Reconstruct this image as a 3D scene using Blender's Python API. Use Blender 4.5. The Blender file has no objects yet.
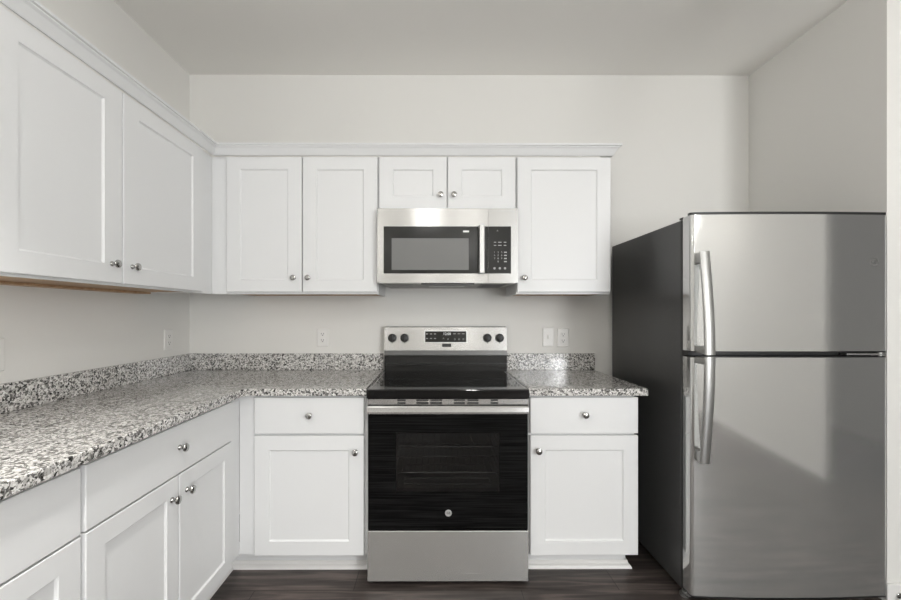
import bpy, bmesh, math, random
from mathutils import Vector, Matrix

sc = bpy.context.scene
col = sc.collection

# ------------------------------------------------------------------ camera
XL, XR, H = -1.5446, 1.995, 2.778
F_PX = 401.3
cd = bpy.data.cameras.new('camera')
cam = bpy.data.objects.new('camera', cd)
col.objects.link(cam)
cam.location = (0.0, -2.5388, 1.2665)
cam.rotation_euler = (math.radians(90), 0.0, -0.0034)
cd.sensor_fit = 'HORIZONTAL'
cd.sensor_width = 36.0
cd.lens = F_PX / 901.0 * 36.0
cd.shift_x = (450.5 - 435.6) / 901.0
cd.shift_y = (313.95 - 300.0) / 901.0
cd.clip_start = 0.02
sc.camera = cam

# ------------------------------------------------------------------ world, lights, exposure
w = bpy.data.worlds.new('sky_world'); sc.world = w; w.use_nodes = True
bg = w.node_tree.nodes['Background']
bg.inputs[0].default_value = (0.80, 0.88, 1.0, 1); bg.inputs[1].default_value = 1.2

vs = sc.view_settings
vs.view_transform = 'Standard'; vs.look = 'None'; vs.gamma = 1.0; vs.use_curve_mapping = False
vs.exposure = 0.33

def area(name, loc, target, sx, sy, power, colr, shape='RECTANGLE', spread=180):
    l = bpy.data.lights.new(name, 'AREA'); l.shape = shape; l.size = sx
    if shape in ('RECTANGLE', 'ELLIPSE'): l.size_y = sy
    l.energy = power; l.color = colr; l.spread = math.radians(spread)
    o = bpy.data.objects.new(name, l); col.objects.link(o)
    o.location = loc
    o.rotation_euler = (Vector(target) - Vector(loc)).to_track_quat('-Z', 'Y').to_euler()
    return o

# area fills standing in for daylight, set inside two added, unseen windows
REAR_Y = -6.6
area('window_daylight', (2.32, REAR_Y + 0.06, 1.35), (1.2, 0, 1.00), 1.0, 2.0, 26, (0.97, 0.985, 1.0))
area('side_window_daylight', (2.98, -5.75, 1.35), (-1.5, -1.6, 1.1), 1.2, 1.8, 112, (0.98, 0.99, 1.0))
# unseen pendant globes, third and last added as fill (fixtures built further down)
LAMPS = [(0.55, -4.60, 20), (2.50, -3.80, 8), (1.70, -1.80, 4.0), (-0.07, -2.30, 14), (-1.00, -4.30, 18)]
for (lx, ly, pw) in LAMPS:
    pl = bpy.data.lights.new('globe_lamp_light', 'POINT'); pl.energy = pw; pl.color = (1.0, 0.985, 0.955); pl.shadow_soft_size = 0.075
    po = bpy.data.objects.new('globe_lamp_light', pl); col.objects.link(po); po.location = (lx, ly, H - 0.48)
# unseen ceiling downlight added to brighten the left counter
CANS = [(-0.55, -2.12, 9.5, 80)]
for (lx, ly, pw, sprd) in CANS:
    area('downlight_light', (lx, ly, H - 0.012), (lx, ly, 0), 0.14, 0.14, pw, (1.0, 0.985, 0.955), 'DISK', sprd)

# ------------------------------------------------------------------ node helpers
def new_mat(name, base=(0.8, 0.8, 0.8), rough=0.5, metal=0.0, spec=0.5, coat=0.0):
    m = bpy.data.materials.new(name); m.use_nodes = True
    b = m.node_tree.nodes['Principled BSDF']
    b.inputs['Base Color'].default_value = (*base, 1)
    b.inputs['Roughness'].default_value = rough
    b.inputs['Metallic'].default_value = metal
    b.inputs['Specular IOR Level'].default_value = spec
    b.inputs['Coat Weight'].default_value = coat
    return m

def N(m, typ, **kw):
    n = m.node_tree.nodes.new(typ)
    for k, v in kw.items(): setattr(n, k, v)
    return n

def L(m, a, b): m.node_tree.links.new(a, b)

def ramp(m, fac, stops, interp='LINEAR'):
    r = N(m, 'ShaderNodeValToRGB'); r.color_ramp.interpolation = interp
    els = r.color_ramp.elements
    els[0].position, els[0].color = stops[0][0], (*stops[0][1], 1)
    els[1].position, els[1].color = stops[-1][0], (*stops[-1][1], 1)
    for p, c in stops[1:-1]:
        e = els.new(p); e.color = (*c, 1)
    L(m, fac, r.inputs[0]); return r.outputs[0]

def coords(m, scale=(1, 1, 1), kind='Object'):
    tc = N(m, 'ShaderNodeTexCoord'); mp = N(m, 'ShaderNodeMapping')
    mp.inputs['Scale'].default_value = scale
    L(m, tc.outputs[kind], mp.inputs[0]); return mp.outputs[0]

def bump(m, height, strength, dist):
    b = N(m, 'ShaderNodeBump'); b.inputs['Strength'].default_value = strength
    b.inputs['Distance'].default_value = dist
    L(m, height, b.inputs['Height'])
    L(m, b.outputs[0], m.node_tree.nodes['Principled BSDF'].inputs['Normal'])

def paint(name, base, rough, bs=0.08, spec=0.5):
    m = new_mat(name, base, rough, spec=spec)
    n = N(m, 'ShaderNodeTexNoise'); n.inputs['Scale'].default_value = 160
    L(m, coords(m), n.inputs['Vector']); bump(m, n.outputs[0], bs, 0.001)
    return m

# ------------------------------------------------------------------ materials
M = {}
M['wall'] = paint('greige_wall_paint', (0.775, 0.765, 0.735), 0.75, 0.15, 0.3)
M['ceiling'] = paint('ceiling_paint', (0.92, 0.905, 0.87), 0.85, 0.2, 0.2)
M['white'] = paint('white_cabinet_paint', (0.78, 0.785, 0.785), 0.38, 0.03, 0.5)
M['trim'] = paint('white_trim_paint', (0.82, 0.81, 0.79), 0.35, 0.03)
M['plate'] = new_mat('white_plastic', (0.80, 0.79, 0.765), 0.38)
M['slot'] = new_mat('dark_slot', (0.03, 0.03, 0.03), 0.6)
M['black'] = new_mat('black_plastic', (0.012, 0.012, 0.012), 0.35)
M['gasket'] = new_mat('black_rubber', (0.01, 0.01, 0.01), 0.7)
M['chrome'] = new_mat('brushed_nickel', (0.44, 0.435, 0.42), 0.16, 1.0)
M['wire'] = new_mat('chrome_wire', (0.8, 0.8, 0.8), 0.25, 1.0)
M['mark'] = new_mat('pale_grey_print', (0.42, 0.42, 0.41), 0.5)
M['badge'] = new_mat('silver_badge', (0.62, 0.62, 0.61), 0.35, 0.6)
M['lens'] = new_mat('frosted_lens', (0.55, 0.55, 0.53), 0.4)
M['darksteel'] = new_mat('dark_grey_metal', (0.23, 0.23, 0.225), 0.38, 0.8)
M['pocket'] = new_mat('oven_enamel', (0.30, 0.30, 0.29), 0.35)
M['pan'] = new_mat('grey_painted_pan', (0.30, 0.30, 0.28), 0.45)

def steel(name, base, rough, aniso, tangent=(0, 0, 1), streak=0.008, metal=1.0):
    m = new_mat(name, base, rough, metal)
    b = m.node_tree.nodes['Principled BSDF']
    b.inputs['Anisotropic'].default_value = aniso
    c = N(m, 'ShaderNodeCombineXYZ')
    for i in range(3): c.inputs[i].default_value = tangent[i]
    L(m, c.outputs[0], b.inputs['Tangent'])
    n = N(m, 'ShaderNodeTexNoise'); n.inputs['Scale'].default_value = 1.0; n.inputs['Detail'].default_value = 3
    L(m, coords(m, (1.5, 1.5, 900)), n.inputs['Vector'])
    mr = N(m, 'ShaderNodeMapRange')
    mr.inputs[3].default_value = rough - streak; mr.inputs[4].default_value = rough + streak
    L(m, n.outputs[0], mr.inputs[0]); L(m, mr.outputs[0], b.inputs['Roughness'])
    return m
M['steel'] = steel('brushed_stainless_steel', (0.56, 0.555, 0.54), 0.27, 0.82, metal=0.75)
M['fridge_steel'] = steel('fridge_stainless_steel', (0.58, 0.58, 0.57), 0.09, 0.2, streak=0.012, metal=0.78)
M['handle_steel'] = new_mat('satin_steel', (0.46, 0.46, 0.45), 0.34, 0.9)

# fridge side: dark pebbled enamel
m = new_mat('dark_grey_fridge_enamel', (0.050, 0.050, 0.049), 0.30)
n = N(m, 'ShaderNodeTexNoise'); n.inputs['Scale'].default_value = 420
L(m, coords(m), n.inputs['Vector']); bump(m, n.outputs[0], 0.12, 0.0006)
M['fridge_side'] = m

# black ceramic / oven glass
M['glass_black'] = new_mat('black_ceramic_glass', (0.006, 0.006, 0.006), 0.05, spec=0.5)
m = new_mat('black_oven_glass', (0.005, 0.005, 0.005), 0.12, spec=0.07)
n = N(m, 'ShaderNodeTexNoise'); n.inputs['Scale'].default_value = 1.0; n.inputs['Detail'].default_value = 4
L(m, coords(m, (4, 4, 260)), n.inputs['Vector'])
L(m, ramp(m, n.outputs[0], [(0.42, (0.003,)*3), (0.62, (0.012,)*3)]), m.node_tree.nodes['Principled BSDF'].inputs['Base Color'])
M['oven_glass'] = m
def tinted(name, trans, tint, rough):
    m = bpy.data.materials.new(name); m.use_nodes = True
    nt = m.node_tree; nt.nodes.clear()
    out = nt.nodes.new('ShaderNodeOutputMaterial'); tr = nt.nodes.new('ShaderNodeBsdfTransparent')
    gl = nt.nodes.new('ShaderNodeBsdfGlossy'); df = nt.nodes.new('ShaderNodeBsdfDiffuse')
    fr = nt.nodes.new('ShaderNodeFresnel'); fr.inputs[0].default_value = 1.5
    tr.inputs[0].default_value = (trans, trans, trans, 1)
    gl.inputs['Roughness'].default_value = rough
    df.inputs[0].default_value = (tint, tint, tint, 1)
    m1 = nt.nodes.new('ShaderNodeMixShader'); m1.inputs[0].default_value = 0.5
    m2 = nt.nodes.new('ShaderNodeMixShader')
    nt.links.new(tr.outputs[0], m1.inputs[1]); nt.links.new(df.outputs[0], m1.inputs[2])
    nt.links.new(fr.outputs[0], m2.inputs[0]); nt.links.new(m1.outputs[0], m2.inputs[1]); nt.links.new(gl.outputs[0], m2.inputs[2])
    nt.links.new(m2.outputs[0], out.inputs[0]); return m
M['oven_window'] = tinted('tinted_oven_window', 0.62, 0.008, 0.06)
M['oven_window'].node_tree.nodes['Mix Shader'].inputs[0].default_value = 0.12
M['pane'] = tinted('window_pane', 1.0, 0.9, 0.02)
M['pane'].node_tree.nodes['Mix Shader'].inputs[0].default_value = 0.0
M['mw_window'] = new_mat('microwave_window_screen', (0.17, 0.17, 0.165), 0.45, 0.1)
M['mw_black'] = new_mat('microwave_dark_glass', (0.014, 0.014, 0.012), 0.20, spec=0.3)

# granite
m = new_mat('speckled_granite', (0.5, 0.5, 0.5), 0.10, spec=0.55)
co = coords(m)
nz = N(m, 'ShaderNodeTexNoise'); nz.inputs['Scale'].default_value = 90; nz.inputs['Detail'].default_value = 3
L(m, co, nz.inputs['Vector'])
vm = N(m, 'ShaderNodeVectorMath', operation='MULTIPLY_ADD')
L(m, nz.outputs['Color'], vm.inputs[0]); vm.inputs[1].default_value = (0.012,)*3; L(m, co, vm.inputs[2])
def vor(scale):
    v = N(m, 'ShaderNodeTexVoronoi'); v.inputs['Scale'].default_value = scale
    L(m, vm.outputs[0], v.inputs['Vector'])
    s = N(m, 'ShaderNodeSeparateColor'); L(m, v.outputs['Color'], s.inputs[0]); return s
m.node_tree.nodes['Principled BSDF'].inputs['IOR'].default_value = 1.62
v1, v2 = vor(140), vor(260)
base = ramp(m, v1.outputs[0], [(0.0, (0.045, 0.044, 0.042)), (0.07, (0.15, 0.146, 0.14)), (0.16, (0.22, 0.215, 0.205)),
                               (0.32, (0.52, 0.51, 0.49)), (0.52, (0.70, 0.69, 0.67)), (0.78, (0.84, 0.83, 0.81))], 'CONSTANT')
fine = ramp(m, v2.outputs[1], [(0.0, (0.20, 0.20, 0.19)), (0.10, (0.58, 0.57, 0.55)), (0.26, (0.93, 0.92, 0.91)), (0.7, (1, 1, 1))], 'CONSTANT')
mx = N(m, 'ShaderNodeMix', data_type='RGBA', blend_type='MULTIPLY'); mx.inputs[0].default_value = 1.0
L(m, base, mx.inputs[6]); L(m, fine, mx.inputs[7])
L(m, mx.outputs[2], m.node_tree.nodes['Principled BSDF'].inputs['Base Color'])
M['granite'] = m

# natural maple underside
m = new_mat('natural_maple_veneer', (0.42, 0.26, 0.14), 0.5)
n = N(m, 'ShaderNodeTexNoise'); n.inputs['Scale'].default_value = 1.0; n.inputs['Detail'].default_value = 4
L(m, coords(m, (6, 60, 60)), n.inputs['Vector'])
L(m, ramp(m, n.outputs[0], [(0.3, (0.36, 0.21, 0.11)), (0.7, (0.50, 0.33, 0.19))]), m.node_tree.nodes['Principled BSDF'].inputs['Base Color'])
M['maple'] = m

# floor planks
m = new_mat('dark_vinyl_planks', (0.05, 0.04, 0.04), 0.38, spec=0.4)
tc = N(m, 'ShaderNodeTexCoord'); mp = N(m, 'ShaderNodeMapping')
mp.inputs['Location'].default_value = (0.37, 0.16, 0)
L(m, tc.outputs['Object'], mp.inputs[0])
br = N(m, 'ShaderNodeTexBrick')
br.inputs['Scale'].default_value = 1.0; br.inputs['Brick Width'].default_value = 1.22; br.inputs['Row Height'].default_value = 0.18
br.inputs['Mortar Size'].default_value = 0.0018; br.inputs['Mortar Smooth'].default_value = 0.3; br.offset = 0.37
br.inputs['Color1'].default_value = (0.050, 0.041, 0.037, 1); br.inputs['Color2'].default_value = (0.088, 0.074, 0.069, 1)
br.inputs['Mortar'].default_value = (0.02, 0.017, 0.016, 1)
L(m, mp.outputs[0], br.inputs['Vector'])
n = N(m, 'ShaderNodeTexNoise'); n.inputs['Scale'].default_value = 1.0; n.inputs['Detail'].default_value = 6; n.inputs['Distortion'].default_value = 0.6
mp2 = N(m, 'ShaderNodeMapping'); mp2.inputs['Scale'].default_value = (2.6, 34, 1); L(m, tc.outputs['Object'], mp2.inputs[0]); L(m, mp2.outputs[0], n.inputs['Vector'])
gr = ramp(m, n.outputs[0], [(0.3, (0.42, 0.40, 0.39)), (0.5, (0.95, 0.93, 0.92)), (0.7, (2.1, 2.0, 1.92))])
mx = N(m, 'ShaderNodeMix', data_type='RGBA', blend_type='MULTIPLY'); mx.inputs[0].default_value = 1.0
L(m, br.outputs[0], mx.inputs[6]); L(m, gr, mx.inputs[7])
L(m, mx.outputs[2], m.node_tree.nodes['Principled BSDF'].inputs['Base Color'])
bump(m, n.outputs[0], 0.25, 0.001)
M['floor'] = m

def emit(name, colr, s):
    m = bpy.data.materials.new(name); m.use_nodes = True
    b = m.node_tree.nodes['Principled BSDF']
    b.inputs['Base Color'].default_value = (0.8, 0.8, 0.8, 1)
    b.inputs['Emission Color'].default_value = (*colr, 1); b.inputs['Emission Strength'].default_value = s
    return m
M['lamp'] = emit('lit_diffuser', (1.0, 0.97, 0.93), 60)
M['globe'] = tinted('clear_globe_glass', 1.0, 0.9, 0.02)
M['globe'].node_tree.nodes['Mix Shader'].inputs[0].default_value = 0.0
M['bulb'] = emit('lit_bulb', (1.0, 0.97, 0.93), 10)
M['digit'] = emit('display_digits', (0.85, 0.9, 0.9), 0.25)

# ------------------------------------------------------------------ mesh helpers (world coordinates)
def BM(): return bmesh.new()

def box(bm, x0, x1, y0, y1, z0, z1, bev=0.0, seg=2):
    r = bmesh.ops.create_cube(bm, size=1.0)
    for v in r['verts']:
        v.co = Vector((x0 + (x1 - x0) * (v.co.x + .5), y0 + (y1 - y0) * (v.co.y + .5), z0 + (z1 - z0) * (v.co.z + .5)))
    if bev > 0:
        es = list({e for v in r['verts'] for e in v.link_edges})
        bmesh.ops.bevel(bm, geom=es, offset=bev, segments=seg, profile=0.5, affect='EDGES')
    return bm

def prism(bm, pts, lift, bev=0.0):
    """closed polygon pts (3D) extruded by vector lift"""
    a = [bm.verts.new(p) for p in pts]; lift = Vector(lift)
    b = [bm.verts.new(Vector(p) + lift) for p in pts]
    n = len(pts)
    fs = [bm.faces.new(a), bm.faces.new(b[::-1])]
    for i in range(n):
        fs.append(bm.faces.new((a[i], a[(i + 1) % n], b[(i + 1) % n], b[i])))
    bmesh.ops.recalc_face_normals(bm, faces=fs)
    return bm

def lathe(bm, prof, origin, axis, seg=20):
    """prof = [(radius, height)...] about axis"""
    q = Vector((0, 0, 1)).rotation_difference(Vector(axis)); o = Vector(origin)
    rings = []
    for r, h in prof:
        if r < 1e-6: rings.append([bm.verts.new(o + q @ Vector((0, 0, h)))])
        else: rings.append([bm.verts.new(o + q @ Vector((r * math.cos(2 * math.pi * k / seg), r * math.sin(2 * math.pi * k / seg), h))) for k in range(seg)])
    fs = []
    for a, b in zip(rings, rings[1:]):
        for k in range(seg):
            k2 = (k + 1) % seg
            if len(a) == 1 and len(b) == 1: continue
            if len(a) == 1: fs.append(bm.faces.new((a[0], b[k2], b[k])))
            elif len(b) == 1: fs.append(bm.faces.new((a[k], a[k2], b[0])))
            else: fs.append(bm.faces.new((a[k], a[k2], b[k2], b[k])))
    if len(rings[0]) > 1: fs.append(bm.faces.new(rings[0][::-1]))
    if len(rings[-1]) > 1: fs.append(bm.faces.new(rings[-1]))
    bmesh.ops.recalc_face_normals(bm, faces=fs)
    return bm

def tube(bm, pts, r, seg=8):
    pts = [Vector(p) for p in pts]; rings = []
    for i, p in enumerate(pts):
        t = (pts[min(i + 1, len(pts) - 1)] - pts[max(i - 1, 0)]).normalized()
        up = Vector((0, 0, 1)) if abs(t.z) < 0.9 else Vector((1, 0, 0))
        a = t.cross(up).normalized(); b = t.cross(a)
        rings.append([bm.verts.new(p + r * (math.cos(2 * math.pi * k / seg) * a + math.sin(2 * math.pi * k / seg) * b)) for k in range(seg)])
    fs = []
    for a, b in zip(rings, rings[1:]):
        for k in range(seg): fs.append(bm.faces.new((a[k], a[(k + 1) % seg], b[(k + 1) % seg], b[k])))
    fs.append(bm.faces.new(rings[0][::-1])); fs.append(bm.faces.new(rings[-1]))
    bmesh.ops.recalc_face_normals(bm, faces=fs)
    return bm

def sweep(bm, profile, path, normals):
    """profile [(n,z)], path [(x,y)] points, normals = outward mitre offset vectors per path point"""
    rings = [[bm.verts.new((p[0] + n * nn[0], p[1] + n * nn[1], z)) for n, z in profile] for p, nn in zip(path, normals)]
    fs = []; k = len(profile)
    for a, b in zip(rings, rings[1:]):
        for i in range(k): fs.append(bm.faces.new((a[i], a[(i + 1) % k], b[(i + 1) % k], b[i])))
    fs.append(bm.faces.new(rings[0][::-1])); fs.append(bm.faces.new(rings[-1]))
    bmesh.ops.recalc_face_normals(bm, faces=fs)
    return bm

def root_of(o):
    while o.parent: o = o.parent
    return o

def obj(name, bm, mat, parent=None, smooth=False, origin=None, label=None):
    if parent is not None: off = root_of(parent).location.copy()
    else: off = Vector(origin) if origin is not None else Vector((0, 0, 0))
    for v in bm.verts: v.co -= off
    me = bpy.data.meshes.new(name)
    bm.to_mesh(me); bm.free()
    if smooth:
        for p in me.polygons: p.use_smooth = True
        try: me.set_sharp_from_angle(angle=math.radians(40))
        except Exception: pass
    me.materials.append(mat)
    o = bpy.data.objects.new(name, me); col.objects.link(o)
    if parent is not None: o.parent = parent
    else: o.location = off
    if label: o['label'] = label
    return o

def tag(o, label, cat, group=None, kind=None):
    o['label'] = label; o['category'] = cat
    if group: o['group'] = group
    if kind: o['kind'] = kind
    return o

def thing(name, label, cat, loc, group=None):
    o = bpy.data.objects.new(name, None); o.empty_display_size = 0.1
    col.objects.link(o); o.location = loc
    return tag(o, label, cat, group)

def struct(name, bm, mat, label=None):
    o = obj(name, bm, mat); o['kind'] = 'structure'
    if label: o['label'] = label
    return o

def text_mesh(bm, s, size, origin, right=(1, 0, 0), up=(0, 0, 1), depth=0.0004, align='CENTER'):
    cu = bpy.data.curves.new('glyphs', 'FONT'); cu.body = s; cu.size = size; cu.align_x = align; cu.align_y = 'CENTER'
    cu.extrude = depth; cu.resolution_u = 3
    to = bpy.data.objects.new('glyphs', cu); col.objects.link(to)
    dg = bpy.context.evaluated_depsgraph_get(); dg.update()
    me = bpy.data.meshes.new_from_object(to.evaluated_get(dg))
    r = Vector(right); u = Vector(up); n = r.cross(u)
    me.transform(Matrix(((r.x, u.x, n.x, origin[0]), (r.y, u.y, n.y, origin[1]), (r.z, u.z, n.z, origin[2]), (0, 0, 0, 1))))
    bm.from_mesh(me)
    bpy.data.objects.remove(to); bpy.data.curves.remove(cu); bpy.data.meshes.remove(me)
    return bm

# facing helpers: P(u, v, n) -> world
def face_back(u, v, n): return Vector((u, -n, v))          # fronts facing -Y, n = distance from the back wall
def face_left(u, v, n): return Vector((n, u, v))           # fronts facing +X, n = x coordinate

def shaker(P, u0, u1, v0, v1, n0, n1, stile=0.074, rail=0.068, rec=0.007):
    bm = BM(); b = 0.002
    def ring(i, j, n): return [bm.verts.new(P(u, v, n)) for u, v in ((u0 + i, v0 + j), (u1 - i, v0 + j), (u1 - i, v1 - j), (u0 + i, v1 - j))]
    R = [ring(0, 0, n0), ring(0, 0, n1 - b), ring(b, b, n1), ring(stile, rail, n1), ring(stile + .0015, rail + .0015, n1 - .003), ring(stile + .006, rail + .006, n1 - rec)]
    for a, c in zip(R, R[1:]):
        for k in range(4): bm.faces.new((a[k], a[(k + 1) % 4], c[(k + 1) % 4], c[k]))
    bm.faces.new(R[0][::-1]); bm.faces.new(R[-1])
    bmesh.ops.recalc_face_normals(bm, faces=bm.faces[:])
    return bm

def slab(P, u0, u1, v0, v1, n0, n1, b=0.002):
    bm = BM()
    def ring(i, n): return [bm.verts.new(P(u, v, n)) for u, v in ((u0 + i, v0 + i), (u1 - i, v0 + i), (u1 - i, v1 - i), (u0 + i, v1 - i))]
    R = [ring(0, n0), ring(0, n1 - b), ring(b, n1)]
    for a, c in zip(R, R[1:]):
        for k in range(4): bm.faces.new((a[k], a[(k + 1) % 4], c[(k + 1) % 4], c[k]))
    bm.faces.new(R[0][::-1]); bm.faces.new(R[-1])
    bmesh.ops.recalc_face_normals(bm, faces=bm.faces[:])
    return bm

KNOB = [(0.0098, 0.0), (0.0098, 0.0025), (0.0062, 0.006), (0.0055, 0.012), (0.0085, 0.017), (0.0142, 0.0205), (0.0155, 0.024), (0.0142, 0.0275), (0.009, 0.0298), (0.0, 0.0308)]
def knob(P, u, v, n, parent, axis):
    return obj('knob', lathe(BM(), KNOB, P(u, v, n), axis), M['chrome'], parent, True, label='round brushed nickel knob')

# ------------------------------------------------------------------ ROOM SHELL
T = 0.12
RX = 3.05          # right wall of the dining end
struct('floor', box(BM(), XL - T, 4.9, REAR_Y - T, T, -0.06, 0), M['floor'])
struct('ceiling', box(BM(), XL - T, 4.9, REAR_Y - T, T, H, H + 0.1), M['ceiling'])
struct('wall_back', box(BM(), XL - T, XR + T, 0, T, 0, H), M['wall'])
struct('wall_left', box(BM(), XL - T, XL, REAR_Y - T, 0, 0, H), M['wall'])
RY = -0.777        # outside corner beside the refrigerator
bm = BM(); box(bm, XR, 4.9, RY, 0.0, 0, H)
struct('wall_right', bm, M['trim'] if False else M['wall'])
DY = -2.19
bm = BM(); SY0, SY1, SZ0, SZ1 = -6.40, -5.10, 0.40, 2.30  # side wall leaves an opening for the second added, unseen window
box(bm, RX, RX + T, REAR_Y, SY0, 0, H); box(bm, RX, RX + T, SY1, DY, 0, H); box(bm, RX, RX + T, SY0, SY1, 0, SZ0); box(bm, RX, RX + T, SY0, SY1, SZ1, H)
box(bm, RX, RX + T, DY, RY, 2.12, H)
struct('wall_dining', bm, M['wall'])
bm = BM(); box(bm, 4.6, 4.9, -3.6, RY, 0, H); box(bm, RX + T, 4.6, -3.6, -3.48, 0, H)
struct('wall_hallway', bm, M['wall'])
# rear wall with the opening of an added, unseen window
WX0, WX1, WZ0, WZ1 = 1.80, 2.85, 0.30, 2.38
bm = BM()
box(bm, XL, WX0, REAR_Y - T, REAR_Y, 0, H); box(bm, WX1, RX + T, REAR_Y - T, REAR_Y, 0, H)
box(bm, WX0, WX1, REAR_Y - T, REAR_Y, 0, WZ0); box(bm, WX0, WX1, REAR_Y - T, REAR_Y, WZ1, H)
struct('wall_rear', bm, M['wall'])
wf = BM()
for a in (WX0, (WX0 + WX1) / 2 - .02, WX1 - .04): box(wf, a, a + .04, REAR_Y - .08, REAR_Y - .03, WZ0, WZ1)
for a in (WZ0, WZ1 - .04): box(wf, WX0 + .04, WX1 - .04, REAR_Y - .08, REAR_Y - .03, a, a + .04)
wo = struct('window_1', wf, M['trim'])
wf2 = BM()
for a in (SY0, (SY0 + SY1) / 2 - .02, SY1 - .04): box(wf2, RX + .03, RX + .08, a, a + .04, SZ0, SZ1)
for a in (SZ0, SZ1 - .04): box(wf2, RX + .03, RX + .08, SY0 + .04, SY1 - .04, a, a + .04)
wo2 = struct('window_2', wf2, M['trim'])
obj('window_pane', box(BM(), RX + .052, RX + .058, SY0 + .03, SY1 - .03, SZ0 + .03, SZ1 - .03), M['pane'], wo2)
obj('window_pane', box(BM(), WX0 + .03, WX1 - .03, REAR_Y - .058, REAR_Y - .052, WZ0 + .03, WZ1 - .03), M['pane'], wo)

# skirting
def skirt(name, x0, x1, y0, y1):
    return struct(name, box(BM(), x0, x1, y0, y1, 0, 0.083, 0.003), M['trim'])
skirt('baseboard_return', XR - 0.012, RX - .001, RY - 0.013, RY)
skirt('baseboard_right', XR - 0.013, XR, RY + 0.0005, -0.014)
skirt('baseboard_back', 1.04, XR - 0.014, -0.013, 0)
skirt('baseboard_dining', RX - 0.013, RX, REAR_Y, DY - .001)
skirt('baseboard_left', XL, XL + 0.013, REAR_Y, -2.16)
bm = BM(); box(bm, RX - .016, RX, DY, DY + .06, 0, 2.12, .003)
struct('trim_hallway', bm, M['trim'])

# ------------------------------------------------------------------ WALL CABINETS
UZ0, UZ1 = 1.376, 2.134
FD, DD = 0.315, 0.335            # face frame front, door front (distance from wall)
GW = 'white wall cabinets'
def wall_cab_back(label, x0, x1, z0, doors, filler=None, side_right=False):
    t = thing('wall_cabinet', label, 'cabinet', ((x0 + x1) / 2, -0.15, z0), GW)
    bm = BM(); th = .015
    box(bm, x0, x0 + th, -FD + .019, 0, z0, UZ1); box(bm, x1 - th, x1, -FD + .019, 0, z0, UZ1)
    box(bm, x0 + th, x1 - th, -FD + .019, 0, UZ1 - th, UZ1); box(bm, x0 + th, x1 - th, -.012, 0, z0 + .012, UZ1 - th)
    obj('cabinet_side', bm, M['white'], t)
    obj('bottom_panel', box(BM(), x0 + th, x1 - th, -FD + .019, -.012, z0 + .004, z0 + .018), M['maple'], t, label='natural wood underside')
    bm = BM(); fw = .036; yl, yh = -FD, -FD + .019
    box(bm, x0, x0 + fw, yl, yh, z0, UZ1, .001); box(bm, x1 - fw, x1, yl, yh, z0, UZ1, .001)
    box(bm, x0 + fw, x1 - fw, yl, yh, z0, z0 + .036); box(bm, x0 + fw, x1 - fw, yl, yh, UZ1 - .036, UZ1)
    if len(doors) == 2:
        mid = (doors[0][1] + doors[1][0]) / 2; box(bm, mid - .02, mid + .02, yl, yh, z0 + .036, UZ1 - .036)
    if filler: box(bm, filler[0], x0 - .0005, yl, yh, z0, UZ1, .001)
    obj('face_frame', bm, M['white'], t)
    for (a, b, kx, kz) in doors:
        d = obj('door', shaker(face_back, a, b, z0 + .011, UZ1 - .006, FD + .0008, DD), M['white'], t)
        knob(face_back, kx, kz, DD, d, (0, -1, 0))
    return t
LB = 'white two-door wall cabinet between the inside corner and the microwave'
wall_cab_back(LB, -1.146, -0.3085, UZ0, [(-1.1405, -0.7275, -0.7680, 1.464), (-0.7210, -0.3135, -0.6895, 1.464)], filler=(-1.2291,))
wall_cab_back('short white two-door wall cabinet directly above the microwave', -0.3065, 0.4510, 1.834, [(-0.3010, 0.0685, 0.0350, 1.918), (0.0745, 0.4470, 0.1075, 1.918)])
wall_cab_back('white single-door wall cabinet right of the microwave, nearest the refrigerator', 0.4525, 0.9745, UZ0, [(0.4570, 0.9705, 0.4935, 1.464)])

# left wall cabinet (faces +X)
fx, dx_ = XL + FD, XL + DD
t = thing('wall_cabinet', 'tall white two-door wall cabinet on the left wall above the long counter', 'cabinet', (XL + .15, -0.95, UZ0), GW)
y0, y1 = -1.456, -0.431; th = .015
bm = BM()
box(bm, XL, fx - .019, y0, y0 + th, UZ0, UZ1); box(bm, XL, fx - .019, y1 - th, y1, UZ0, UZ1)
box(bm, XL, fx - .019, y0 + th, y1 - th, UZ1 - th, UZ1); box(bm, XL, XL + .012, y0 + th, y1 - th, UZ0 + .012, UZ1 - th)
obj('cabinet_side', bm, M['white'], t)
obj('bottom_panel', box(BM(), XL + .012, fx - .019, y0 + th, y1 - th, UZ0 + .004, UZ0 + .018), M['maple'], t, label='natural wood underside')
bm = BM(); box(bm, XL, XL + .07, y0 + th, y1 - th, UZ0 - .006, UZ0 + .003); obj('mounting_rail', bm, M['maple'], t)
bm = BM()
for a, b in ((y0, y0 + .036), (-.995, -.955), (y1 - .036, y1), (y1 + .0005, -FD - .0005)): box(bm, fx - .019, fx, a, b, UZ0, UZ1)
for a, b in ((UZ0, UZ0 + .036), (UZ1 - .036, UZ1)):
    box(bm, fx - .019, fx, y0 + .036, -.995, a, b); box(bm, fx - .019, fx, -.955, y1 - .036, a, b)
obj('face_frame', bm, M['white'], t)
for a, b, ky in ((-1.450, -.9785, -1.0285), (-.9715, -.4365, -.9270)):
    d = obj('door', shaker(face_left, a, b, UZ0 + .008, UZ1 - .006, fx + .0008, dx_, stile=.083), M['white'], t)
    knob(face_left, ky, 1.455, dx_, d, (1, 0, 0))

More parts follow.
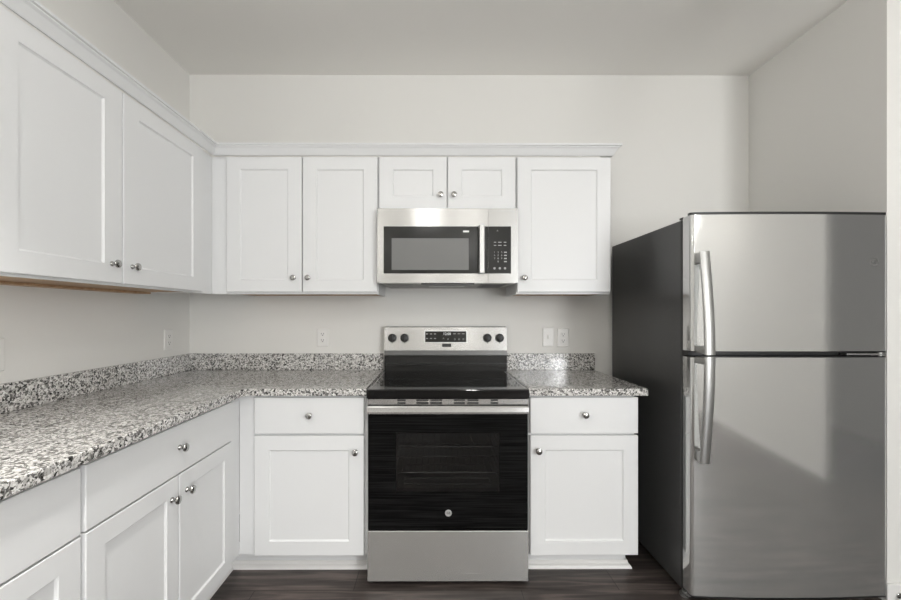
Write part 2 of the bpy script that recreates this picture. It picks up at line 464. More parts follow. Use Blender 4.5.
# crown moulding running along all the wall cabinets
prof = [(0.0, 2.1345), (0.006, 2.1345), (0.010, 2.140), (0.016, 2.150), (0.026, 2.166), (0.034, 2.173), (0.034, 2.177), (0.042, 2.179), (0.042, 2.1885), (0.0, 2.1885)]
fy = -FD - 0.0195
cx0 = XL + FD + .0195
bm = sweep(BM(), prof, [(cx0, -1.46), (cx0, fy), (0.9745, fy), (0.9745, -0.0005)], [(1, 0), (1, -1), (1, -1), (1, 0)])
# mounting strip behind the moulding on top of the cabinets
bm2 = BM()
tag(obj('crown_moulding', bm, M['white'], origin=(cx0, fy, 2.1345)), 'white crown moulding running along the top of the white wall cabinets', 'moulding')

# ------------------------------------------------------------------ BASE CABINETS
GB = 'white base cabinets'
BF, BD = 0.610, 0.630
BT = 0.878
def base_back(label, x0, x1, dr, door, kdr, kdo, filler=None, right_end=False):
    t = thing('base_cabinet', label, 'cabinet', ((x0 + x1) / 2, -0.3, 0), GB)
    bm = BM(); th = .015
    box(bm, x0, x0 + th, -BF + .019, -.001, .113, BT); box(bm, x1 - th, x1, -BF + .019, -.001, .113, BT)
    box(bm, x0 + th, x1 - th, -BF + .019, -.001, .113, .128); box(bm, x0 + th, x1 - th, -.013, -.001, .128, BT)
    if right_end: box(bm, x1 - th, x1, -.518, -.001, 0, .113)
    obj('cabinet_side', bm, M['white'], t)
    bm = BM(); fw = .036; yl, yh = -BF, -BF + .019
    for a, b in ((x0, x0 + fw), (x1 - fw, x1)): box(bm, a, b, yl, yh, .113, BT, .001)
    for a, b in ((.113, .143), (.672, .708), (BT - .02, BT)): box(bm, x0 + fw, x1 - fw, yl, yh, a, b)
    if filler: box(bm, filler, x0 - .0005, yl, yh, .113, BT, .001)
    obj('face_frame', bm, M['white'], t)
    k0 = filler - .0788 if filler else x0
    obj('toe_kick', box(BM(), k0, x1 - (.001 if not right_end else .016), -.531, -.519, 0, .1125), M['white'], t)
    # shoe moulding, quarter round, returning round the open end
    pr = [(0, 0), (0.018, 0), (0.0175, .006), (.015, .012), (.010, .017), (.005, .0195), (.003, .034), (0, .036)]
    if right_end:
        s = sweep(BM(), pr, [(k0, -.531), (x1 + .0005, -.531), (x1 + .0005, -.03)], [(0, -1), (1, -1), (1, 0)])
    else:
        s = sweep(BM(), pr, [(k0, -.531), (x1 - .001, -.531)], [(0, -1), (0, -1)])
    obj('shoe_moulding', s, M['trim'], t)
    d = obj('drawer', slab(face_back, dr[0], dr[1], .697, .869, BF + .0008, BD), M['white'], t); knob(face_back, *kdr, BD, d, (0, -1, 0))
    d = obj('door', shaker(face_back, door[0], door[1], .117, .687, BF + .0008, BD, stile=.070, rail=.068), M['white'], t); knob(face_back, *kdo, BD, d, (0, -1, 0))
    return t
base_back('white base cabinet between the inside corner and the left side of the range', -.862, -.3185, (-.8555, -.3345), (-.8555, -.3345), (-.590, .787), (-.3730, .6135), filler=-.9345)
base_back('white base cabinet between the range and the refrigerator', .4500, .9640, (.4580, .9720), (.4580, .9720), (.7145, .7885), (.4935, .6185), right_end=True)

BX = -.915; BFX = BX - .020
def base_left(label, y0, y1, drawer, doors, kdr, kdo, fill=None):
    t = thing('base_cabinet', label, 'cabinet', (XL + .3, (y0 + y1) / 2, 0), GB)
    bm = BM(); th = .015
    box(bm, XL + .001, BFX - .019, y0, y0 + th, .113, BT); box(bm, XL + .001, BFX - .019, y1 - th, y1, .113, BT)
    box(bm, XL + .001, BFX - .019, y0 + th, y1 - th, .113, .128); box(bm, XL + .001, XL + .013, y0 + th, y1 - th, .128, BT)
    if fill: box(bm, XL + .518, BFX - .019, y1 + .0005, -.5325, .113, .128)
    obj('cabinet_side', bm, M['white'], t)
    bm = BM(); fw = .036
    for a, b in ((y0, y0 + fw), (y1 - fw, y1)): box(bm, BFX - .019, BFX, a, b, .113, BT, .001)
    for a, b in ((.113, .143), (.672, .708), (BT - .02, BT)): box(bm, BFX - .019, BFX, y0 + fw, y1 - fw, a, b)
    if fill: box(bm, BFX - .019, BFX, y1 + .0005, fill, .113, BT, .001)
    obj('face_frame', bm, M['white'], t)
    e = fill if fill else y1
    kx = XL + .531
    obj('toe_kick', box(BM(), kx - .012, kx, y0 + .001, e + (.078 if fill else -.001), 0, .1125), M['white'], t)
    pr = [(0, 0), (0.018, 0), (0.0175, .006), (.015, .012), (.010, .017), (.005, .0195), (.003, .034), (0, .036)]
    ye = -.550 if fill else y1 - .001
    obj('shoe_moulding', sweep(BM(), pr, [(kx + .0005, y0 + .001), (kx + .0005, ye)], [(1, 0), (1, 0)]), M['trim'], t)
    d = obj('drawer', slab(face_left, drawer[0], drawer[1], .6945, .869, BFX + .0008, BX), M['white'], t); knob(face_left, *kdr, BX, d, (1, 0, 0))
    for (a, b), k in zip(doors, kdo):
        d = obj('door', shaker(face_left, a, b, .117, .6890, BFX + .0008, BX, stile=.062, rail=.062), M['white'], t); knob(face_left, *k, BX, d, (1, 0, 0))
    return t
base_left('white base cabinet in the left run with one wide drawer over two doors', -1.487, -.7145, (-1.4815, -.7200), [(-1.4815, -1.0985), (-1.0925, -.7200)], (-1.0945, .787), [(-1.1370, .618), (-1.0530, .618)], fill=-BF - .0005)
base_left('white base cabinet at the near end of the left run, cut by the picture edge', -2.105, -1.489, (-2.0990, -1.4955), [(-2.0990, -1.4955)], (-1.797, .787), [(-2.06, .618)])

# ------------------------------------------------------------------ COUNTERTOPS
CT, CB, CE = .9144, .8795, -.650
CX = XL + .6488
t = thing('countertop', 'long L-shaped speckled grey granite countertop on the left wall and corner', 'countertop', (XL + .3, -1.0, CB), 'granite countertops')
bm = BM()
ang = .022
pts = [(XL + .0005, -.0005), (-.3195, -.0005), (-.3195, CE), (CX + ang, CE), (CX, CE - ang), (CX, -2.115), (XL + .0005, -2.115)]
def slab_poly(bm, pts, z0, z1, b=.004):
    prism(bm, [(x, y, z0) for x, y in pts], (0, 0, z1 - z0))
    es = [e for e in bm.edges if all(abs(v.co.z - z1) < 1e-5 for v in e.verts) or all(abs(v.co.z - z0) < 1e-5 for v in e.verts)]
    bmesh.ops.bevel(bm, geom=es, offset=b, segments=3, profile=.5, affect='EDGES')
    return bm
obj('worktop', slab_poly(bm, pts, CB, CT), M['granite'], t)
obj('backsplash', box(BM(), XL + .0155, -.3195, -.0155, -.0005, CT + .0003, CT + .1035, .0015), M['granite'], t)
obj('backsplash', box(BM(), XL + .0005, XL + .0155, -2.115, -.0005, CT + .0003, CT + .1035, .0015), M['granite'], t)
t = thing('countertop', 'short speckled grey granite countertop between the range and the refrigerator', 'countertop', (.73, -.3, CB), 'granite countertops')
obj('worktop', slab_poly(BM(), [(.4470, -.0005), (1.0085, -.0005), (1.0085, CE), (.4470, CE)], CB, CT), M['granite'], t)
obj('backsplash', box(BM(), .4475, 1.0110, -.0205, -.0005, CT + .0003, CT + .1035, .0015), M['granite'], t)

# ------------------------------------------------------------------ RANGE
RX0, RX1, RF = -.3120, .4395, -.6725
t = thing('range', 'freestanding stainless steel electric range with black glass cooktop and oven door', 'range', ((RX0 + RX1) / 2, -.33, 0))
# body with oven cavity (open box)
cav = (-.215, .345, .40, .745)      # x0 x1 z0 z1
bm = BM(); fb = -.620
box(bm, RX0, cav[0], fb, -.03, .02, .872); box(bm, cav[1], RX1, fb, -.03, .02, .872)
box(bm, cav[0], cav[1], fb, -.03, .02, cav[2]); box(bm, cav[0], cav[1], fb, -.03, cav[3], .872)
box(bm, cav[0], cav[1], -.13, -.03, cav[2], cav[3])
obj('body', bm, M['darksteel'], t)
bm = BM()
for a, b, c, d_, e, g in ((cav[0], cav[0] + .004, fb + .002, -.13, cav[2], cav[3]), (cav[1] - .004, cav[1], fb + .002, -.13, cav[2], cav[3]),
                          (cav[0] + .004, cav[1] - .004, fb + .002, -.13, cav[2], cav[2] + .004), (cav[0] + .004, cav[1] - .004, fb + .002, -.13, cav[3] - .004, cav[3]),
                          (cav[0] + .004, cav[1] - .004, -.135, -.13, cav[2] + .004, cav[3] - .004)):
    box(bm, a, b, c, d_, e, g)
obj('oven_cavity', bm, M['pocket'], t)
for z in (.50, .625):
    bm = BM()
    for y in (-.60, -.16, -.38): tube(bm, [(cav[0] + .006, y, z), (cav[1] - .006, y, z)], .0028, 6)
    tube(bm, [(cav[0] + .008, -.60, z), (cav[0] + .008, -.16, z)], .0028, 6); tube(bm, [(cav[1] - .008, -.60, z), (cav[1] - .008, -.16, z)], .0028, 6)
    for k in range(17):
        x = cav[0] + .03 + k * .0313
        tube(bm, [(x, -.60, z + .003), (x, -.16, z + .003)], .0019, 6)
    obj('oven_rack', bm, M['wire'], t)
bm = BM()
tube(bm, [(-.15, -.55, .425), (.28, -.55, .425), (.28, -.48, .425), (-.15, -.48, .425), (-.15, -.40, .425), (.28, -.40, .425), (.28, -.3, .425), (-.15, -.3, .425)], .004, 6)
obj('heating_element', bm, M['darksteel'], t)
# oven door: black glass sheet with window hole, steel top band
wx0, wx1, wz0, wz1 = -.1775, .3035, .4385, .7130
dz0, dz1 = .2640, .7990; dF, dB = RF, -.628
bm = BM()
box(bm, RX0 + .004, wx0, dF + .004, dB, dz0, dz1); box(bm, wx1, RX1 - .004, dF + .004, dB, dz0, dz1)
box(bm, wx0, wx1, dF + .004, dB, dz0, wz0); box(bm, wx0, wx1, dF + .004, dB, wz1, dz1)
door = obj('oven_door', bm, M['darksteel'], t)
bm = BM()
def frame_sheet(bm, x0, x1, z0, z1, a0, a1, b0, b1, y0, y1):
    """rectangular sheet x0..x1, z0..z1 with a hole a0..a1, b0..b1"""
    box(bm, x0, a0, y0, y1, z0, z1); box(bm, a1, x1, y0, y1, z0, z1); box(bm, a0, a1, y0, y1, z0, b0); box(bm, a0, a1, y0, y1, b1, z1)
    return bm
obj('door_glass', frame_sheet(BM(), RX0 + .004, RX1 - .004, dz0, dz1, wx0, wx1, wz0, wz1, dF, dF + .0035), M['oven_glass'], door, label='black glass door front')
obj('oven_window', box(BM(), wx0, wx1, dF + .0003, dF + .0035, wz0, wz1), M['oven_window'], door, label='tinted oven window')
hb = prism(BM(), [(RX0 + .001, dB, .8000), (RX0 + .001, dF - .002, .8000), (RX0 + .001, dF - .008, .804), (RX0 + .001, dF - .010, .812), (RX0 + .001, dF - .008, .832), (RX0 + .001, dF - .002, .8385), (RX0 + .001, dB, .8385)], (RX1 - RX0 - .002, 0, 0))
obj('door_handle', hb, M['steel'], door, label='full-width stainless grip along the top of the oven door')
# round badge with monogram
lx, lz = .066, .3405
bm = BM(); lathe(bm, [(.0155, 0), (.0155, .0012), (.0125, .0016), (.0125, .0008), (0, .0008)], (lx, dF, lz), (0, -1, 0), 28)
bg_ = obj('badge', bm, M['badge'], door, True, label='round silver monogram badge')
bm = BM(); text_mesh(bm, 'GE', .0150, (lx, dF - .0012, lz)); obj('monogram', bm, M['slot'], bg_)
# vent trim below the cooktop
bm = prism(BM(), [(RX0 + .001, -.62, .8395), (RX0 + .001, RF + .010, .8395), (RX0 + .001, RF + .004, .8460), (RX0 + .001, RF + .001, .8700), (RX0 + .001, -.62, .8700)], (RX1 - RX0 - .002, 0, 0))
vt = obj('vent_trim', bm, M['steel'], t)
bm = BM()
for (a, b) in ((397.5, 405.5), (416.5, 428.5), (430.5, 442), (454, 465), (467.5, 478.5), (491, 498)):
    xa, xb = (a - 435.6) / 401.3 * 1.866 + .0063, (b - 435.6) / 401.3 * 1.866 + .0063
    for z in (.8635, .8500): obj('vent_slot', box(BM(), xa, xb, RF - .0004, RF + .006, z - .001, z + .0050), M['gasket'], vt)
# storage drawer and kick
obj('storage_drawer', box(BM(), RX0 + .001, RX1 - .001, RF, -.63, .0215, .2570, .003), M['steel'], t, label='stainless storage drawer front')
for x in (RX0 + .05, RX1 - .05):
    for y in (-.60, -.08): obj('foot', lathe(BM(), [(.018, 0), (.018, .01), (.008, .012), (.008, .022)], (x, y, 0), (0, 0, 1), 14), M['black'], t)
# cooktop
bm = BM(); box(bm, RX0 - .0035, RX1 + .0035, RF - .002, -.035, .8725, .9150, .004, 3)
ck = obj('cooktop', bm, M['glass_black'], t, label='black ceramic glass cooktop')
for x0, x1 in ((RX0 + .010, RX0 + .013), (RX1 - .012, RX1 - .009)): obj('edge_line', box(BM(), x0, x1, RF + .03, -.09, .9149, .9153), M['mark'], ck)
ring_m = new_mat('burner_print', (0.035, 0.035, 0.035), 0.12)
for (x, y, r) in ((-.13, -.48, .105), (.25, -.48, .08), (-.13, -.24, .075), (.25, -.24, .10)):
    bm = BM(); n_ = 40
    ro = [bm.verts.new((x + r * math.cos(k * 2 * math.pi / n_), y + r * math.sin(k * 2 * math.pi / n_), .91515)) for k in range(n_)]
    ri = [bm.verts.new((x + (r - .004) * math.cos(k * 2 * math.pi / n_), y + (r - .004) * math.sin(k * 2 * math.pi / n_), .91515)) for k in range(n_)]
    for k in range(n_): bm.faces.new((ro[k], ro[(k + 1) % n_], ri[(k + 1) % n_], ri[k]))
    obj('burner_ring', bm, ring_m, ck)
# backguard
G0, G1 = -.3055, .4460
bm = prism(BM(), [(G0, -.012, .9155), (G0, -.078, .9155), (G0, -.075, 1.0080), (G0, -.012, 1.0080)], (G1 - G0, 0, 0))
bgd = obj('backguard', bm, M['glass_black'], t, label='black lower section of the backguard')
bm = BM()
prism(bm, [(G0, -.012, 1.0085), (G0, -.060, 1.0085), (G0, -.078, 1.0130), (G0, -.080, 1.0430), (G0, -.012, 1.0430)], (G1 - G0, 0, 0))
obj('backguard_lip', bm, M['darksteel'], t, label='darker steel band under the control panel')
bm = prism(BM(), [(G0, -.012, 1.0435), (G0, -.081, 1.0435), (G0, -.066, 1.1840), (G0, -.062, 1.1870), (G0, -.012, 1.1870)], (G1 - G0, 0, 0))
cp = obj('control_panel', bm, M['steel'], t, label='stainless control panel of the range')
bm = BM(); z0 = .99
box(bm, G0 - .0005, G1 + .0005, -.079, -.074, .9620, .9650)
obj('highlight_rib', bm, M['black'], bgd)  # thin black rib across the backguard
axk = Vector((0, -1, 0.107)).normalized()
def pan(px, py, off=0.0):
    # point on the sloped panel for a place seen at depth ~2.465
    x = (px - 435.6) / 401.3 * 2.465 + .0084; z = 1.2665 - (py - 313.95) / 401.3 * 2.465
    y = -.081 + (z - 1.0435) / .1405 * .015
    return Vector((x, y, z)) + axk * off
for px in (392.3, 404.6, 487.3, 499.6):
    o_ = pan(px, 338)
    bm = lathe(BM(), [(.0265, 0), (.0265, .004), (.0245, .006), (.0235, .020), (.020, .0225), (0, .0230)], o_, axk, 24)
    kn = obj('control_knob', bm, M['black'], cp, True, label='black burner control knob')
    up = Vector((0, .107, 1)).normalized()
    bm = BM(); box(bm, o_.x - .0038, o_.x + .0038, o_.y - .031, o_.y - .020, o_.z - .019, o_.z + .022, .001)
    obj('grip', bm, M['black'], kn)
    bm = BM(); q = o_ + up * .0275
    lathe(bm, [(.0022, 0), (.0022, .0008), (0, .001)], o_ - up * .030, axk, 10)
    obj('indicator_mark', bm, M['slot'], kn)
def panel_rect(bm, px0, px1, py0, py1, t0, t1):
    a = [pan(px0, py1, t0), pan(px1, py1, t0), pan(px1, py0, t0), pan(px0, py0, t0)]
    return prism(bm, a, axk * (t1 - t0))
obj('display_bezel', panel_rect(BM(), 424.2, 467.2, 330.6, 342.9, 0.0002, .0015), M['badge'], cp)
dsp = obj('display', panel_rect(BM(), 425.2, 466.2, 331.4, 342.1, 0.0010, .0028), M['mw_black'], cp, label='dark glass oven display')
bm = BM(); upv = (0, .107 / 1.0057, 1 / 1.0057)
text_mesh(bm, '12:00', .022, pan(447, 334, .0034), up=upv); obj('clock_digits', bm, M['digit'], dsp)
bm = BM()
for px in (454.5, 459, 463.2): panel_rect(bm, px - 1.3, px + 1.3, 333.4, 334.2, .0029, .0031)
for px in (443.5, 448, 454.8, 459, 463.3): text_mesh(bm, {443.5: '^', 448: 'v'}.get(px, 'o'), .022, pan(px, 339, .0032), up=upv)
for px in (427, 431, 435): 
    for py in (334, 338.5): panel_rect(bm, px - 1, px + 1, py - .4, py + .4, .0029, .0031)
obj('keypad_marking', bm, M['mark'], dsp)
obj('label_plate', panel_rect(BM(), 442.2, 451.2, 343.6, 346.8, .0002, .0016), M['black'], cp)

# ------------------------------------------------------------------ MICROWAVE
X0, X1, Z0, Z1, MF = -.3045, .4475, 1.4325, 1.8310, -.3914
t = thing('microwave', 'stainless steel over-the-range microwave mounted between the white wall cabinets', 'microwave', ((X0 + X1) / 2, -.19, Z0))
bm = BM(); box(bm, X0 + .001, X1 - .001, -.352, -.001, Z0 + .006, Z1 - .0006, .002)
obj('body', bm, M['darksteel'], t)
xs = .2885                         # split between door and control side
wz0, wz1 = 1.4830, 1.7350          # black glass band
bx0, bx1 = -.2705, xs - .0070
bm = BM(); frame_sheet(bm, X0, xs - .0008, Z0, Z1, bx0, bx1 + .006, wz0, wz1, MF, -.3530)
for f_ in (): pass
dr = obj('microwave_door', bm, M['steel'], t, label='stainless microwave door')
ix0, ix1, iz0, iz1 = -.2280, .1850, 1.5020, 1.6720
obj('door_glass', frame_sheet(BM(), bx0, bx1 + .006, wz0, wz1, ix0, ix1, iz0, iz1, MF - .0010, MF + .030), M['mw_black'], dr, label='black glass border of the microwave door')
obj('door_window', box(BM(), ix0, ix1, MF + .0010, MF + .028, iz0, iz1), M['mw_window'], dr, label='grey see-through screen window')
bm = BM(); text_mesh(bm, 'GE', .012, (.170, MF - .0014, 1.708)); box(bm, .154, .186, MF - .0016, MF - .0011, 1.7035, 1.7125, 0)  # pale lettered bar on the door glass
obj('badge', bm, M['badge'], dr, label='small pale badge')
bm = BM(); hx0, hx1 = .2345, .2700
prism(bm, [(hx0, MF - .018, 1.4840), (hx0 + .006, MF - .034, 1.4840), (hx1 - .006, MF - .034, 1.4840), (hx1, MF - .018, 1.4840), (hx1 - .004, MF - .016, 1.4840), (hx0 + .004, MF - .016, 1.4840)], (0, 0, .2520))
for z in (1.484, 1.716): box(bm, hx0 + .006, hx1 - .006, MF - .0170, MF, z, z + .020)
obj('handle', bm, M['handle_steel'], dr, label='vertical stainless bar handle')
bm = BM(); frame_sheet(bm, xs + .0008, X1, Z0, Z1, xs + .0010, .4110, wz0, wz1, MF, -.3530)
cpn = obj('control_side', bm, M['steel'], t)
kp = obj('keypad', box(BM(), xs + .0010, .4110, MF - .0010, MF + .030, wz0, wz1), M['mw_black'], cpn, label='black microwave keypad')
bm = BM(); pts_x = (.3215, .3475, .3735)
def mt(s, x, z, sz): text_mesh(bm, s, sz, (x, MF - .0013, z))
s_ = 186.8
zz = lambda py: 1.2665 - (py - 313.95) / s_
xx = lambda px: (px - 435.6) / s_ + .0073
for r_, row in enumerate(('123', '456', '789')):
    for k, c_ in enumerate(row): mt(c_, xx(494.5 + 3.6 * k), zz(252.3 + 3.1 * r_), .013)
mt('0', xx(498.1), zz(261.6), .013)
for k, py in enumerate((252.3, 255.4, 258.5, 261.6)): box(bm, xx(504), xx(506.8), MF - .0013, MF - .0011, zz(py) - .003, zz(py) + .003)
for py in (242.3, 245.4):
    for px, w_ in ((495, 2.4), (499.8, 3.4), (505, 2.6)): box(bm, xx(px - w_ / 2), xx(px + w_ / 2), MF - .0013, MF - .0011, zz(py) - .0022, zz(py) + .0022)
for px in (494.5, 499.8, 505): lathe(bm, [(.0065, 0), (.0065, .0004), (0, .0005)], (xx(px), MF - .0010, zz(268.3)), (0, -1, 0), 12)
text_mesh(bm, '^', .018, (xx(497.5), MF - .0013, zz(231.3)))
obj('keypad_marking', bm, M['mark'], kp)
# underside: grey pan, black light well, filters
bm = prism(BM(), [(X0 + .012, -.385, Z0), (X1 - .012, -.385, Z0), (X1 - .030, -.002, Z0), (X0 + .030, -.002, Z0)], (0, 0, -.0045))
un = obj('bottom_panel', bm, M['pan'], t)
bm = prism(BM(), [(-.070, -.389, Z0 - .0002), (.215, -.389, Z0 - .0002), (.185, -.27, Z0 - .0002), (-.04, -.27, Z0 - .0002)], (0, 0, -.008))
lw = obj('light_cover', bm, M['black'], un)
obj('lamp_lens', box(BM(), -.03, .17, -.262, -.20, Z0 - .0105, Z0 - .0047, .001), M['lens'], lw)
for a, b in ((-.255, -.115), (.255, .395)):
    bm = BM(); box(bm, a, b, -.34, -.12, Z0 - .0075, Z0 - .0047, .001)
    for k in range(6): box(bm, a + .01, b - .01, -.325 + k * .034, -.312 + k * .034, Z0 - .0085, Z0 - .0075)
    obj('grease_filter', bm, M['darksteel'] if a < 0 else M['black'], un)

# ------------------------------------------------------------------ REFRIGERATOR
FX0, FX1 = 1.097, 1.941
t = thing('refrigerator', 'stainless steel top-freezer refrigerator with dark grey sides in the right corner', 'refrigerator', ((FX0 + FX1) / 2, -.42, 0))
obj('body', box(BM(), FX0 + .002, FX1 - .002, -.758, -.060, .045, 1.684, .006, 3), M['fridge_side'], t, label='dark grey textured case')
bm = BM(); box(bm, FX0 + .012, FX1 - .012, -.772, -.7585, .075, 1.086); box(bm, FX0 + .012, FX1 - .012, -.772, -.7585, 1.108, 1.680)
obj('gasket', bm, M['gasket'], t, label='black door gasket')
obj('middle_rail', box(BM(), FX0 + .004, FX1 - .004, -.800, -.7590, 1.0862, 1.1075, .001), M['black'], t)
def fdoor(z0, z1, back=-.7725):
    bm = BM(); n_ = 28
    W_ = FX1 - FX0
    pts = [(FX0, back)]
    r = .012
    for k in range(5):
        a = k / 4 * math.pi / 2; pts.append((FX0 + r - r * math.cos(a), -.828 + r - r * math.sin(a) - .0))
    for k in [.03, .08] + list(range(1, n_)) + [n_ - .08, n_ - .03]:
        u = r + (W_ - 2 * r) * k / n_; s = 2 * u / W_ - 1; pts.append((FX0 + u, -.828 - .013 * (1 - s * s) + .0))
    for k in range(5):
        a = (1 - k / 4) * math.pi / 2; pts.append((FX1 - r + r * math.cos(a), -.828 + r - r * math.sin(a)))
    pts.append((FX1, back))
    prism(bm, [(x, y, z0) for x, y in pts], (0, 0, z1 - z0))
    return bm
fz = obj('freezer_door', fdoor(1.1080, 1.6900), M['fridge_steel'], t, True)
fr_ = obj('refrigerator_door', fdoor(.0620, 1.0810), M['fridge_steel'], t, True)
def fcap(z0, z1):
    bm = fdoor(z0, z1, -.805)
    return bm
obj('door_cap', fcap(1.6902, 1.7010), M['black'], fz, label='dark top edge of the freezer door')
obj('door_cap', fcap(1.1035, 1.1078), M['black'], fz)
obj('door_cap', fcap(1.0812, 1.0855), M['black'], fr_)
obj('door_cap', fcap(.0560, .0618), M['black'], fr_)
# centre hinge at right, bright
bm = BM(); box(bm, 1.760, 1.926, -.834, -.802, 1.0905, 1.0985, .002); lathe(bm, [(.010, 0), (.010, .014)], (1.915, -.818, 1.087), (0, 0, 1), 12)
obj('hinge', bm, M['handle_steel'], t, label='bright centre hinge between the two doors')
bm = BM(); box(bm, FX0 + .0005, FX0 + .06, -.770, -.745, 1.6845, 1.694, .002)
obj('hinge_cover', bm, M['black'], t)
obj('base_grille', box(BM(), FX0 + .02, FX1 - .02, -.770, -.740, .012, .0445, .003), M['black'], t)
for x in (FX0 + .03, FX1 - .03):
    for y in (-.735, -.10): obj('foot', lathe(BM(), [(.02, 0), (.02, .012), (.01, .014), (.01, .047)], (x, y, 0), (0, 0, 1), 14), M['handle_steel'], t)
bm = BM(); box(bm, FX0 - .004, FX0 + .05, -.790, -.7705, .040, .050, .002); lathe(bm, [(.012, 0), (.012, .006), (.006, .008), (.006, .016)], (FX0 + .012, -.792, .040), (0, 0, 1), 12)
obj('bottom_hinge', bm, M['handle_steel'], t)
# handles: broad bars bowing away from the doors towards the split
def fhandle(zfar, znear, parent):
    bm = BM(); n_ = 16; rings = []
    for k in range(n_ + 1):
        s = k / n_; z = zfar + (znear - zfar) * s
        off = .036 + .034 * math.sin(s * math.pi / 2)         # stand-off of the front face
        xc = 1.1315; hw = .0200 + .0008 * s
        yf = -.832 - off; th = .013
        prof = [(-hw, 0.003), (-hw + .004, 0), (hw - .004, 0), (hw, 0.003), (hw - .001, th), (-hw + .001, th)]
        rings.append([bm.verts.new((xc + a, yf + b, z)) for a, b in prof])
    for a, b in zip(rings, rings[1:]):
        for i in range(6): bm.faces.new((a[i], a[(i + 1) % 6], b[(i + 1) % 6], b[i]))
    bm.faces.new(rings[0][::-1]); bm.faces.new(rings[-1])
    bmesh.ops.recalc_face_normals(bm, faces=bm.faces[:])
    sg = 1 if znear > zfar else -1
    a, b = sorted((zfar + sg * .004, zfar + sg * .050)); box(bm, 1.113, 1.139, -.862, -.8290, a, b, .003)
    a, b = sorted((znear - sg * .004, znear - sg * .034)); box(bm, 1.113, 1.139, -.895, -.8290, a, b, .003)
    return obj('handle', bm, M['handle_steel'], parent, True, label='bowed stainless bar handle')
fhandle(1.530, 1.098, fz); fhandle(.640, 1.090, fr_)
# etched round monogram
bm = BM(); ox, oz = 1.878, 1.487
for r0, r1 in ((.0185, .0165),):
    n_ = 36; a = [bm.verts.new((ox + r0 * math.cos(k * 2 * math.pi / n_), -.8325, oz + r0 * math.sin(k * 2 * math.pi / n_))) for k in range(n_)]
    b = [bm.verts.new((ox + r1 * math.cos(k * 2 * math.pi / n_), -.8325, oz + r1 * math.sin(k * 2 * math.pi / n_))) for k in range(n_)]
    for k in range(n_): bm.faces.new((a[k], a[(k + 1) % n_], b[(k + 1) % n_], b[k]))
    ex = bmesh.ops.extrude_face_region(bm, geom=bm.faces[:])
    for v in [g for g in ex['geom'] if isinstance(g, bmesh.types.BMVert)]: v.co.y += .002
text_mesh(bm, 'GE', .020, (ox, -.8322, oz), depth=.0008)
obj('badge', bm, M['darksteel'], fz, label='small round etched monogram')

# ------------------------------------------------------------------ OUTLETS AND SWITCH PLATES
def plate(name, label, cat, P, u, v, axis, kind, n0=0.0005, grp=None):
    s = 1 if axis[1] != 0 else -1
    t = thing(name, label, cat, P(u, v, n0), grp)
    obj('face_plate', slab(P, u - .036, u + .036, v - .0585, v + .0585, n0, n0 + .006, .003), M['plate'], t)
    nf = n0 + .006
    if kind == 'duplex':
        for dz in (-.0195, .0195):
            r = obj('receptacle', slab(P, u - .0165, u + .0165, v + dz - .0135, v + dz + .0135, nf + .0001, nf + .0020, .001), M['plate'], t)
            bm = slab(P, u - .0085, u - .0060, v + dz - .001, v + dz + .0075, nf + .0015, nf + .0024, .0001)
            for g in (slab(P, u + .0060, u + .0085, v + dz - .001, v + dz + .0075, nf + .0015, nf + .0024, .0001), slab(P, u - .003, u + .003, v + dz - .0095, v + dz - .0045, nf + .0015, nf + .0024, .0001)):
                me = bpy.data.meshes.new('tmp'); g.to_mesh(me); g.free(); bm.from_mesh(me); bpy.data.meshes.remove(me)
            obj('socket_slot', bm, M['slot'], r)
    elif kind == 'rocker':
        obj('rocker', slab(P, u - .0165, u + .0165, v - .033, v + .033, nf + .0001, nf + .0035, .0015), M['plate'], t)
    else:
        obj('toggle', slab(P, u - .005, u + .005, v - .011, v + .011, nf + .0001, nf + .008, .002), M['plate'], t)
    return t
def face_leftwall(u, v, n): return Vector((XL + n, u, v))
GO = 'white outlet and switch plates'
plate('wall_outlet', 'white duplex outlet on the back wall left of the range', 'outlet', face_back, -.7040, 1.1195, (0, -1, 0), 'duplex', grp=GO)
plate('light_switch', 'white toggle switch plate on the back wall, the plate nearer the range', 'switch', face_back, .7215, 1.1205, (0, -1, 0), 'toggle', grp=GO)
plate('wall_outlet', 'white duplex outlet on the back wall nearer the refrigerator', 'outlet', face_back, .8140, 1.1165, (0, -1, 0), 'duplex', grp=GO)
plate('wall_outlet', 'white outlet plate on the left wall close to the inside corner', 'outlet', face_leftwall, -.2060, 1.1175, (1, 0, 0), 'duplex', grp=GO)
plate('light_switch', 'white plate on the left wall cut by the left picture edge', 'switch', face_leftwall, -1.1320, 1.1215, (1, 0, 0), 'rocker', grp=GO)

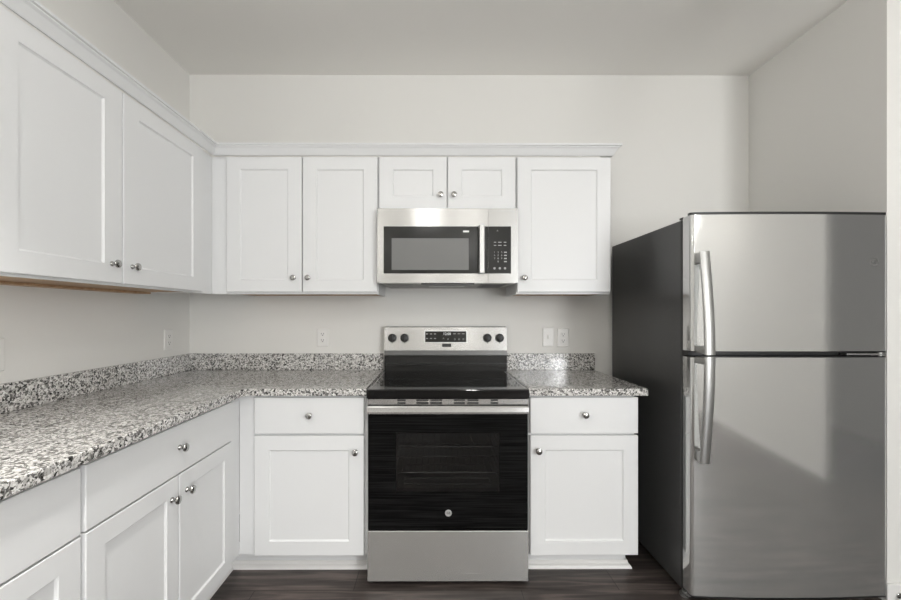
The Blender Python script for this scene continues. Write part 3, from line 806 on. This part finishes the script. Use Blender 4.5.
# spring door stop on the skirting right of the refrigerator
t = thing('door_stop', 'small nickel spring door stop on the white skirting right of the refrigerator', 'door stop', (2.033, RY - .0135, .035))
bm = lathe(BM(), [(.012, 0), (.012, .003), (.006, .006), (0, .006)], (2.033, RY - .0135, .035), (0, -1, 0), 16); obj('base', bm, M['chrome'], t, True)
pts = [(2.033 + .0075 * math.cos(a / 8 * math.pi), RY - .019 - a * .0008, .035 + .0075 * math.sin(a / 8 * math.pi)) for a in range(0, 66)]
obj('spring', tube(BM(), pts, .0014, 6), M['chrome'], t, True)
bm = lathe(BM(), [(.008, 0), (.009, .004), (.009, .012), (.006, .014), (0, .014)], (2.033, RY - .071, .035), (0, -1, 0), 16); obj('rubber_tip', bm, M['plate'], t, True)

# ------------------------------------------------------------------ LAMPS (unseen, above and behind the camera; some added as fill)
names_ = ['white pendant globe lamp at the far rear of the room', 'white pendant globe lamp beside the side wall', 'white pendant globe lamp in front of the refrigerator', 'white pendant globe lamp over the middle of the kitchen', 'white pendant globe lamp at the rear near the left wall']
for (lx, ly, pw), nm in zip(LAMPS, names_):
    t = thing('pendant_lamp', nm, 'lamp', (lx, ly, H - .05), 'pendant globe lamps')
    obj('lamp_body', lathe(BM(), [(.065, -.31), (.07, -.28), (.012, -.275), (.012, .03), (.07, .035), (.07, .0495), (0, .0495)], (lx, ly, H - .05), (0, 0, 1), 32), M['plate'], t, True)
    obj('glass_globe', lathe(BM(), [(.060, -0.311), (.085, -0.340), (.10, -0.380), (.10, -0.440), (.085, -0.480), (.05, -0.505), (0, -0.515), (0, -0.511), (.048, -0.501), (.082, -0.477), (.097, -0.438), (.097, -0.382), (.082, -0.342), (.058, -0.311)], (lx, ly, H - .05), (0, 0, 1), 32), M['globe'], t, True, label='clear glass globe')
    obj('bulb', lathe(BM(), [(0, -0.305), (.022, -0.315), (.028, -0.350), (.045, -0.390), (.045, -0.420), (.03, -0.445), (0, -0.453)], (lx, ly, H - .05), (0, 0, 1), 24), M['bulb'], t, True, label='lit bulb')
for (lx, ly, pw, sprd), nm in zip(CANS, ['round white ceiling downlight near the left wall cabinets']):
    t = thing('downlight', nm, 'lamp', (lx, ly, H - .01), 'ceiling downlights')
    obj('trim_ring', lathe(BM(), [(.075, -.0), (.095, -.002), (.10, .0095), (.075, .0095)], (lx, ly, H - .01), (0, 0, 1), 32), M['plate'], t, True)
    obj('diffuser', lathe(BM(), [(0, .003), (.074, .003), (.074, .0095), (0, .0095)], (lx, ly, H - .01), (0, 0, 1), 32), M['lamp'], t, True)
